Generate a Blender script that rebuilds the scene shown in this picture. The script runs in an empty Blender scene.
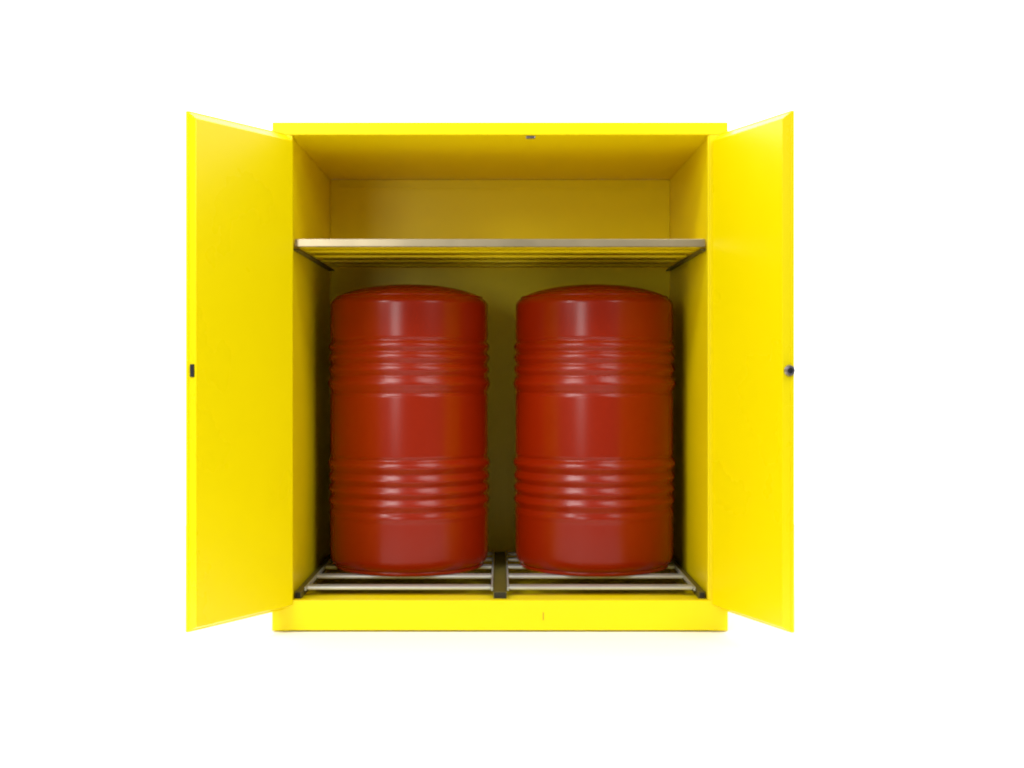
import bpy, bmesh, math, random
from mathutils import Vector, Matrix
random.seed(4)
S = bpy.context.scene
C = bpy.context.collection
R = math.radians
# ---------------------------------------------------------------- camera
EYE = 0.862; D = 4.2; F = 1276.8
cd = bpy.data.cameras.new('camera'); cam = bpy.data.objects.new('camera', cd); C.objects.link(cam)
cam.location = (0, -D, EYE); cam.rotation_euler = (R(90), 0, 0)
cd.sensor_width = 36; cd.lens = F*36/1024; cd.clip_end = 500
cd.shift_x = 12/1024; cd.shift_y = -14/1024
S.camera = cam
# ---------------------------------------------------------------- world: a white studio, bright behind the cabinet, dim behind the camera
w = bpy.data.worlds.new('World'); S.world = w; w.use_nodes = True
nt = w.node_tree; bg = nt.nodes['Background']
tc = nt.nodes.new('ShaderNodeTexCoord'); sp = nt.nodes.new('ShaderNodeSeparateXYZ')
mr = nt.nodes.new('ShaderNodeMapRange'); mr.interpolation_type = 'SMOOTHSTEP'
mr.inputs['From Min'].default_value = -0.25; mr.inputs['From Max'].default_value = 0.5
mr.inputs['To Min'].default_value = 0.18; mr.inputs['To Max'].default_value = 2.6
nt.links.new(tc.outputs['Generated'], sp.inputs[0]); nt.links.new(sp.outputs['Y'], mr.inputs['Value'])
nt.links.new(mr.outputs[0], bg.inputs['Strength']); bg.inputs['Color'].default_value = (1, 1, 1, 1)
S.view_settings.view_transform = 'Standard'; S.view_settings.look = 'None'
S.view_settings.exposure = 0.16; S.view_settings.gamma = 1
S.render.engine = 'CYCLES'
S.cycles.filter_width = 2.2
S.cycles.max_bounces = 12; S.cycles.diffuse_bounces = 6
# ---------------------------------------------------------------- studio lamps
def area(name, loc, target, sx, sy, power, col=(1, 1, 1)):
    l = bpy.data.lights.new(name, 'AREA'); l.shape = 'RECTANGLE'; l.size = sx; l.size_y = sy
    l.energy = power; l.color = col
    o = bpy.data.objects.new(name, l); C.objects.link(o); o.location = loc
    o.rotation_euler = (Vector(target)-Vector(loc)).to_track_quat('-Z', 'Y').to_euler()
area('overhead_softbox', (-2.1, -2.8, 4.2), (0, -0.1, 0.6), 1.8, 1.1, 108)
area('overhead_fill', (1.9, -2.6, 4.6), (0, -0.1, 0.6), 2.0, 2.0, 82)  # unseen fill, added so both doors are lit evenly
area('left_softbox', (-3.0, -3.6, 2.5), (0, 0.2, 0.8), 0.5, 0.9, 55)
area('front_fill', (-1.7, -4.4, 1.35), (0, 0.8, 1.1), 0.9, 1.3, 34)  # unseen fill, added to brighten the back wall and under the shelf
area('right_softbox', (2.8, -3.8, 2.6), (0, 0.2, 0.9), 1.4, 1.0, 36)



# ---------------------------------------------------------------- materials
def mat(name, col, rough=0.4, metal=0.0, var=0.04, vscale=3.0, bump=0.0, bscale=200, spec=0.5, coat=0.0):
    m = bpy.data.materials.new(name); m.use_nodes = True
    n = m.node_tree.nodes; L = m.node_tree.links; p = n['Principled BSDF']
    t = n.new('ShaderNodeTexCoord'); no = n.new('ShaderNodeTexNoise')
    no.inputs['Scale'].default_value = vscale; no.inputs['Detail'].default_value = 4
    L.new(t.outputs['Object'], no.inputs['Vector'])
    mx = n.new('ShaderNodeMix'); mx.data_type = 'RGBA'
    mx.inputs['A'].default_value = (*[c*(1-var) for c in col], 1)
    mx.inputs['B'].default_value = (*[min(1, c*(1+var)) for c in col], 1)
    L.new(no.outputs['Fac'], mx.inputs['Factor']); L.new(mx.outputs['Result'], p.inputs['Base Color'])
    r = n.new('ShaderNodeMapRange'); r.inputs['To Min'].default_value = rough*0.82; r.inputs['To Max'].default_value = rough*1.2
    L.new(no.outputs['Fac'], r.inputs['Value']); L.new(r.outputs[0], p.inputs['Roughness'])
    p.inputs['Metallic'].default_value = metal; p.inputs['Specular IOR Level'].default_value = spec
    p.inputs['Coat Weight'].default_value = coat; p.inputs['Coat Roughness'].default_value = 0.12
    if bump:
        b = n.new('ShaderNodeTexNoise'); b.inputs['Scale'].default_value = bscale; b.inputs['Detail'].default_value = 2
        L.new(t.outputs['Object'], b.inputs['Vector'])
        bn = n.new('ShaderNodeBump'); bn.inputs['Strength'].default_value = bump; bn.inputs['Distance'].default_value = 0.004
        L.new(b.outputs['Fac'], bn.inputs['Height']); L.new(bn.outputs[0], p.inputs['Normal'])
    return m
YEL = mat('yellow_enamel', (0.84, 0.68, 0.0), 0.36, var=0.03, vscale=2, spec=0.25)
DOORY = mat('yellow_door_enamel', (0.82, 0.665, 0.0), 0.28, var=0.035, bump=0.15, bscale=3, spec=0.25)
RED = mat('red_drum_paint', (0.25, 0.012, 0.0), 0.25, var=0.09, spec=0.3, coat=0.0)
ZINC = mat('galvanised_steel', (0.56, 0.57, 0.53), 0.4, metal=0.55, var=0.1, vscale=14)
SHF = mat('shelf_steel', (0.46, 0.38, 0.23), 0.3, metal=0.7, var=0.38, vscale=5)
OLV = mat('shaded_olive_steel', (0.10, 0.085, 0.012), 0.5, var=0.2, vscale=20)  # shade on the support beams put into the colour; shelf brackets share it
DARK = mat('hollow_shade', (0.02, 0.016, 0.004), 0.7)
BLK = mat('black_plastic', (0.008, 0.008, 0.012), 0.4)
CHR = mat('lock_steel', (0.32, 0.30, 0.36), 0.3, metal=0.9)
WHT = mat('white_studio_floor', (0.97, 0.97, 0.97), 0.9, var=0.005, spec=0.0)

# ---------------------------------------------------------------- helpers
def obj(name, bm, m, parent=None, smooth=False, label=None):
    me = bpy.data.meshes.new(name); bm.normal_update(); bm.to_mesh(me); bm.free()
    me.materials.append(m); o = bpy.data.objects.new(name, me); C.objects.link(o)
    if parent: o.parent = parent
    if smooth: me.shade_smooth()
    if label: o['label'] = label
    return o
def add_box(bm, x0, x1, y0, y1, z0, z1, bev=0.0):
    t = bmesh.new(); bmesh.ops.create_cube(t, size=1)
    for v in t.verts: v.co = Vector(((x0+x1)/2+v.co.x*(x1-x0), (y0+y1)/2+v.co.y*(y1-y0), (z0+z1)/2+v.co.z*(z1-z0)))
    if bev: bmesh.ops.bevel(t, geom=t.edges[:], offset=bev, segments=2, affect='EDGES', profile=0.6)
    me = bpy.data.meshes.new('t'); t.to_mesh(me); t.free(); bm.from_mesh(me); bpy.data.meshes.remove(me)
def box(name, m, parent, *a, bev=0.0015, label=None):
    bm = bmesh.new(); add_box(bm, *a, bev=bev); return obj(name, bm, m, parent, label=label)
def lathe(bm, prof, seg=128, closed=False):
    rings = []
    for r, z in prof:
        if r < 1e-6: rings.append([bm.verts.new((0, 0, z))])
        else: rings.append([bm.verts.new((r*math.cos(2*math.pi*i/seg), r*math.sin(2*math.pi*i/seg), z)) for i in range(seg)])
    n = len(rings)
    for k in range(n if closed else n-1):
        a, b = rings[k], rings[(k+1) % n]
        for i in range(seg):
            j = (i+1) % seg
            if len(a) == 1 and len(b) == 1: continue
            if len(a) == 1: bm.faces.new((a[0], b[j], b[i]))
            elif len(b) == 1: bm.faces.new((a[i], a[j], b[0]))
            else: bm.faces.new((a[i], a[j], b[j], b[i]))
    bmesh.ops.recalc_face_normals(bm, faces=bm.faces[:])
def thing(name, label, cat, loc=(0, 0, 0), group=None):
    o = bpy.data.objects.new(name, None); C.objects.link(o); o.location = loc
    o['label'] = label; o['category'] = cat
    if group: o['group'] = group
    return o

# ---------------------------------------------------------------- floor
bm = bmesh.new(); bmesh.ops.create_circle(bm, cap_ends=True, segments=128, radius=2.6); bmesh.ops.translate(bm, verts=bm.verts[:], vec=(0, 0.95, 0))
o = obj('floor', bm, WHT); o['kind'] = 'structure'

# ---------------------------------------------------------------- cabinet
WO, WI = 0.75, 0.69           # outer / inner half width
ZT, ZC, ZS, ZF = 1.678, 1.635, 0.105, 0.085
DB = 0.985                    # inner depth
cab = thing('safety_cabinet', 'tall bright yellow steel storage cabinet with both doors wide open, holding two red drums', 'cabinet')
for s in (-1, 1):
    a, b = sorted((s*WI, s*WO))
    box('side_panel', YEL, cab, a, b, 0.0, DB+0.04, 0.004, ZC)
    # narrow jamb lip round the opening
    a, b = sorted((s*(WI-0.006), s*(WI-0.0005)))
    box('door_jamb', YEL, cab, a, b, 0.001, 0.028, ZS+0.002, ZC-0.001, bev=0.001)
box('back_panel', YEL, cab, -WI+.0005, WI-.0005, DB, DB+0.039, 0.005, ZC-0.0005)
box('top_panel', YEL, cab, -WO, WO, -0.0005, DB+0.041, ZC+0.0005, ZT, bev=0.003)
box('floor_pan', YEL, cab, -WI+.0005, WI-.0005, 0.0295, DB-0.0005, 0.012, 0.03)
box('sill_ledge', YEL, cab, -WI+.0005, WI-.0005, 0.0295, 0.16, 0.085, 0.099)
box('base_panel', YEL, cab, -WO+.0005, WO-.0005, -0.0035, 0.029, 0.006, ZS, bev=0.003)
bp = bpy.data.objects['base_panel']
box('paint_scratch', mat('bare_rust', (0.35, 0.12, 0.01), 0.7), bp, 0.141, 0.1435, -0.0042, -0.003, 0.040, 0.066, bev=0)
# pressed stiffening seam of the back panel
box('back_seam', YEL, cab, -WI+0.03, WI-0.03, DB-0.004, DB-0.0005, 1.598, 1.606, bev=0.001)
box('ceiling_catch', CHR, cab, 0.086, 0.116, 0.012, 0.03, ZC-0.008, ZC-0.0005)
# runners carrying the grates
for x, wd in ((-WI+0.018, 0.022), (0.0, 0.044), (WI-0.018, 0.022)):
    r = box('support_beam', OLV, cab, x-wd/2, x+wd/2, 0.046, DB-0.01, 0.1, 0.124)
    box('tube_end_shade', DARK, r, x-wd/2+0.003, x+wd/2-0.003, 0.0425, 0.0455, 0.1015, 0.1225, bev=0.001)  # solid cap, its dark colour stands for the shade inside the open tube
def slat_bm(x0, x1, y, z1, wd=0.05, h=0.011):
    bm = bmesh.new(); add_box(bm, x0, x1, y-wd/2, y+wd/2, z1-h, z1, bev=0.004); return bm
pitch = 0.2
for x0, x1 in ((-WI+0.031, -0.024), (0.024, WI-0.031)):
    g = box('floor_grate', ZINC, cab, x0, x0+0.006, 0.1, DB-0.02, 0.118, 0.1305)
    add = [(y) for y in (0.134, 0.366, 0.585, 0.77, 0.92)]
    box('grate_rail', ZINC, g, x1-0.006, x1, 0.1, DB-0.02, 0.118, 0.1305)
    for y in add: obj('slat', slat_bm(x0+0.0065, x1-0.0065, y, 0.131), ZINC, g)
# shelf
ZSH = 1.297
sh = box('shelf', SHF, cab, -WI+0.008, WI-0.008, 0.04, 0.062, ZSH-0.025, ZSH, bev=0.0015)
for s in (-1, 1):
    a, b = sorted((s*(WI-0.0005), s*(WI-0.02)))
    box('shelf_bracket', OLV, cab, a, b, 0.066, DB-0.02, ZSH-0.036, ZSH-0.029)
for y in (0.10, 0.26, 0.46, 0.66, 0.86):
    obj('slat', slat_bm(-WI+0.01, WI-0.01, y, ZSH-0.0175, 0.05, 0.008), YEL, sh)
bm = bmesh.new()
add_box(bm, -WI+0.009, WI-0.009, 0.063, DB-0.015, ZSH-0.008, ZSH-0.001, bev=0.0)
obj('shelf_plate', bm, YEL, sh)

# doors: outer skin plus bevelled inner pan
def px_point(px, ratio):      # lateral place of an edge standing D/ratio from the eye
    return (px-500)/(F/D)/ratio
def make_door(s, hx, nx, fwd, t):
    h = Vector((hx, -0.006)); e = Vector((nx, -fwd)); L = (e-h).length
    d = (e-h)/L; n = Vector((-d.y, d.x))
    if n.x*s < 0: n = -n        # n points away from the opening (outer side)
    z0, z1 = 0.103-0.024, 1.636
    def P(u, v, z): q = h+d*u+n*v; return Vector((q.x, q.y, z))
    def quadbox(name, m, parent, u0, u1, v0, v1, za, zb, iu0=0, iu1=0, iz0=0, iz1=0, bev=0.0):
        # inner face (v0) inset against the outer face (v1)
        bm = bmesh.new()
        vs = [bm.verts.new(P(*c)) for c in ((u0+iu0, v0, za+iz0), (u1-iu1, v0, za+iz0), (u1-iu1, v0, zb-iz1), (u0+iu0, v0, zb-iz1),
                                             (u0, v1, za), (u1, v1, za), (u1, v1, zb), (u0, v1, zb))]
        for f in ((0, 1, 2, 3), (4, 5, 6, 7), (0, 1, 5, 4), (1, 2, 6, 5), (2, 3, 7, 6), (3, 0, 4, 7)): bm.faces.new([vs[i] for i in f])
        bmesh.ops.recalc_face_normals(bm, faces=bm.faces[:])
        if bev: bmesh.ops.bevel(bm, geom=bm.edges[:], offset=bev, segments=2, affect='EDGES', profile=0.6)
        return obj(name, bm, m, parent)
    door = quadbox('door', DOORY, cab, 0.0, L+0.002, t*0.72, t, z0-0.004, z1+0.004, bev=0.0012)
    quadbox('inner_panel', DOORY, door, 0.002, L, 0.0, t*0.72-0.0003, z0, z1, 0.0, 0.0015, 0.013, 0.022, bev=0.001)
    for z in (0.30, 0.88, 1.46):    # hinge knuckles at the outer hinge side
        bm = bmesh.new(); bmesh.ops.create_cone(bm, cap_ends=True, segments=16, radius1=0.006, radius2=0.006, depth=0.09)
        q = P(-0.003, t+0.004, z); bmesh.ops.translate(bm, verts=bm.verts[:], vec=q); obj('hinge', bm, YEL, door, smooth=False)
    return door, P, L, d, n, quadbox
dl, P, L, d, n, qb = make_door(-1, px_point(293.5, 1.0), px_point(196, 1.1), 0.385, 0.040)
lz = EYE-0.5/304
sl = qb('latch_slot', BLK, dl, L-0.006, L+0.0035, 0.006, 0.021, lz-0.019, lz+0.019)
dr, P, L, d, n, qb = make_door(1, px_point(712, 1.0), px_point(782.5, 1.1), 0.385, 0.040)
bm = bmesh.new(); bmesh.ops.create_cone(bm, cap_ends=True, segments=32, radius1=0.018, radius2=0.0145, depth=0.012)
bmesh.ops.bevel(bm, geom=[e for e in bm.edges if len(e.link_faces) == 2 and e.calc_face_angle(0) > 0.6], offset=0.002, segments=2, affect='EDGES')
q = P(L+0.007, 0.021, lz); d3 = Vector((d.x, d.y, 0))
M = Matrix.Translation(q) @ d3.to_track_quat('Z', 'Y').to_matrix().to_4x4()
bm.transform(M); lk = obj('lock', bm, CHR, dr)
bm = bmesh.new(); bmesh.ops.create_cone(bm, cap_ends=True, segments=24, radius1=0.009, radius2=0.008, depth=0.005)
bm.transform(Matrix.Translation(P(L+0.0155, 0.017, lz)) @ d3.to_track_quat('Z', 'Y').to_matrix().to_4x4()); obj('key_barrel', bm, BLK, lk)

# ---------------------------------------------------------------- drums
RB = 0.2935; ZB = 0.1315; FY = 0.585
def y2z(y): return EYE+(370-y)*(D+FY-RB)/F-ZB     # picture height on the drum's front, relative to its foot
ridges = [(345.5, 6.0, 3.2), (357, 6.0, 3.3), (369.5, 6.0, 3.3), (384, 9.0, 4.6),
          (468, 9.0, 4.2), (482, 6.0, 3.2), (494.5, 6.0, 3.2), (507, 6.0, 3.2), (520, 2.0, 3.0)]
grooves = [(351, 3.2, 1.9), (363.3, 3.2, 1.9), (375.8, 3.2, 1.9), (475.6, 3.2, 1.9), (488.3, 3.2, 1.9), (500.8, 3.2, 1.9), (339.5, 3.5, 1.9), (393.5, 4.0, 2.0), (461, 4.0, 2.0), (514, 2.5, 2.0)]
def rad(y):
    r = RB
    for c, a, wd in ridges: r += a*1e-3*math.exp(-((y-c)/wd)**2)
    for c, a, wd in grooves: r -= a*1e-3*math.exp(-((y-c)/wd)**2)
    return r
def make_drum(x, label):
    t = thing('steel_drum', label, 'drum', (x, FY, ZB), 'red steel drums in the cabinet')
    z0, hd = 0.970, 0.079
    prof = [(RB-0.020, 0.014)]
    for k in range(1, 9):
        a = math.pi/2*k/8; prof.append((RB-0.020+0.020*math.sin(a), 0.056-0.042*math.cos(a)))
    y = 560.0
    while y2z(y) < z0-0.001:
        z = y2z(y)
        if z > 0.058: prof.append((rad(y), z))
        y -= 0.5
    dome = lambda f: (RB*f, z0+hd*math.sqrt(max(0, 1-f*f)))
    prof += [dome(math.cos(math.pi/2*k/30)) for k in range(0, 9)]
    bm = bmesh.new(); lathe(bm, prof); obj('body', bm, RED, t, smooth=True)
    def ring(name, rc, zc, ar, az, parent=t):
        bm = bmesh.new(); lathe(bm, [(rc+ar*math.cos(2*math.pi*k/16), zc+az*math.sin(2*math.pi*k/16)) for k in range(16)], closed=True)
        return obj(name, bm, RED, parent, smooth=True)
    rr, rz = dome(0.925); ring('top_rim', rr-0.002, rz-0.001, 0.0055, 0.0055)
    ring('bottom_rim', RB-0.0215, 0.0085, 0.0055, 0.0085)
    bm = bmesh.new(); lathe(bm, [dome(math.cos(math.pi/2*8/30)*(1-k/24)) for k in range(25)]); lid = obj('lid', bm, RED, t, smooth=True)
    for by, br in ((0.17, 0.032), (0.12, 0.017)):
        bm = bmesh.new(); bmesh.ops.create_cone(bm, cap_ends=True, segments=24, radius1=br, radius2=br*0.9, depth=0.01)
        bmesh.ops.translate(bm, verts=bm.verts[:], vec=((0.0 if br > 0.02 else 0.14), by, dome(0.62)[1]+0.002)); obj('bung', bm, CHR, lid)
    return t
make_drum(-90.5/266.8, 'red ribbed steel drum beside the cabinet door with the black latch slot')
make_drum(94/266.8, 'red ribbed steel drum beside the cabinet door with the round grey lock')
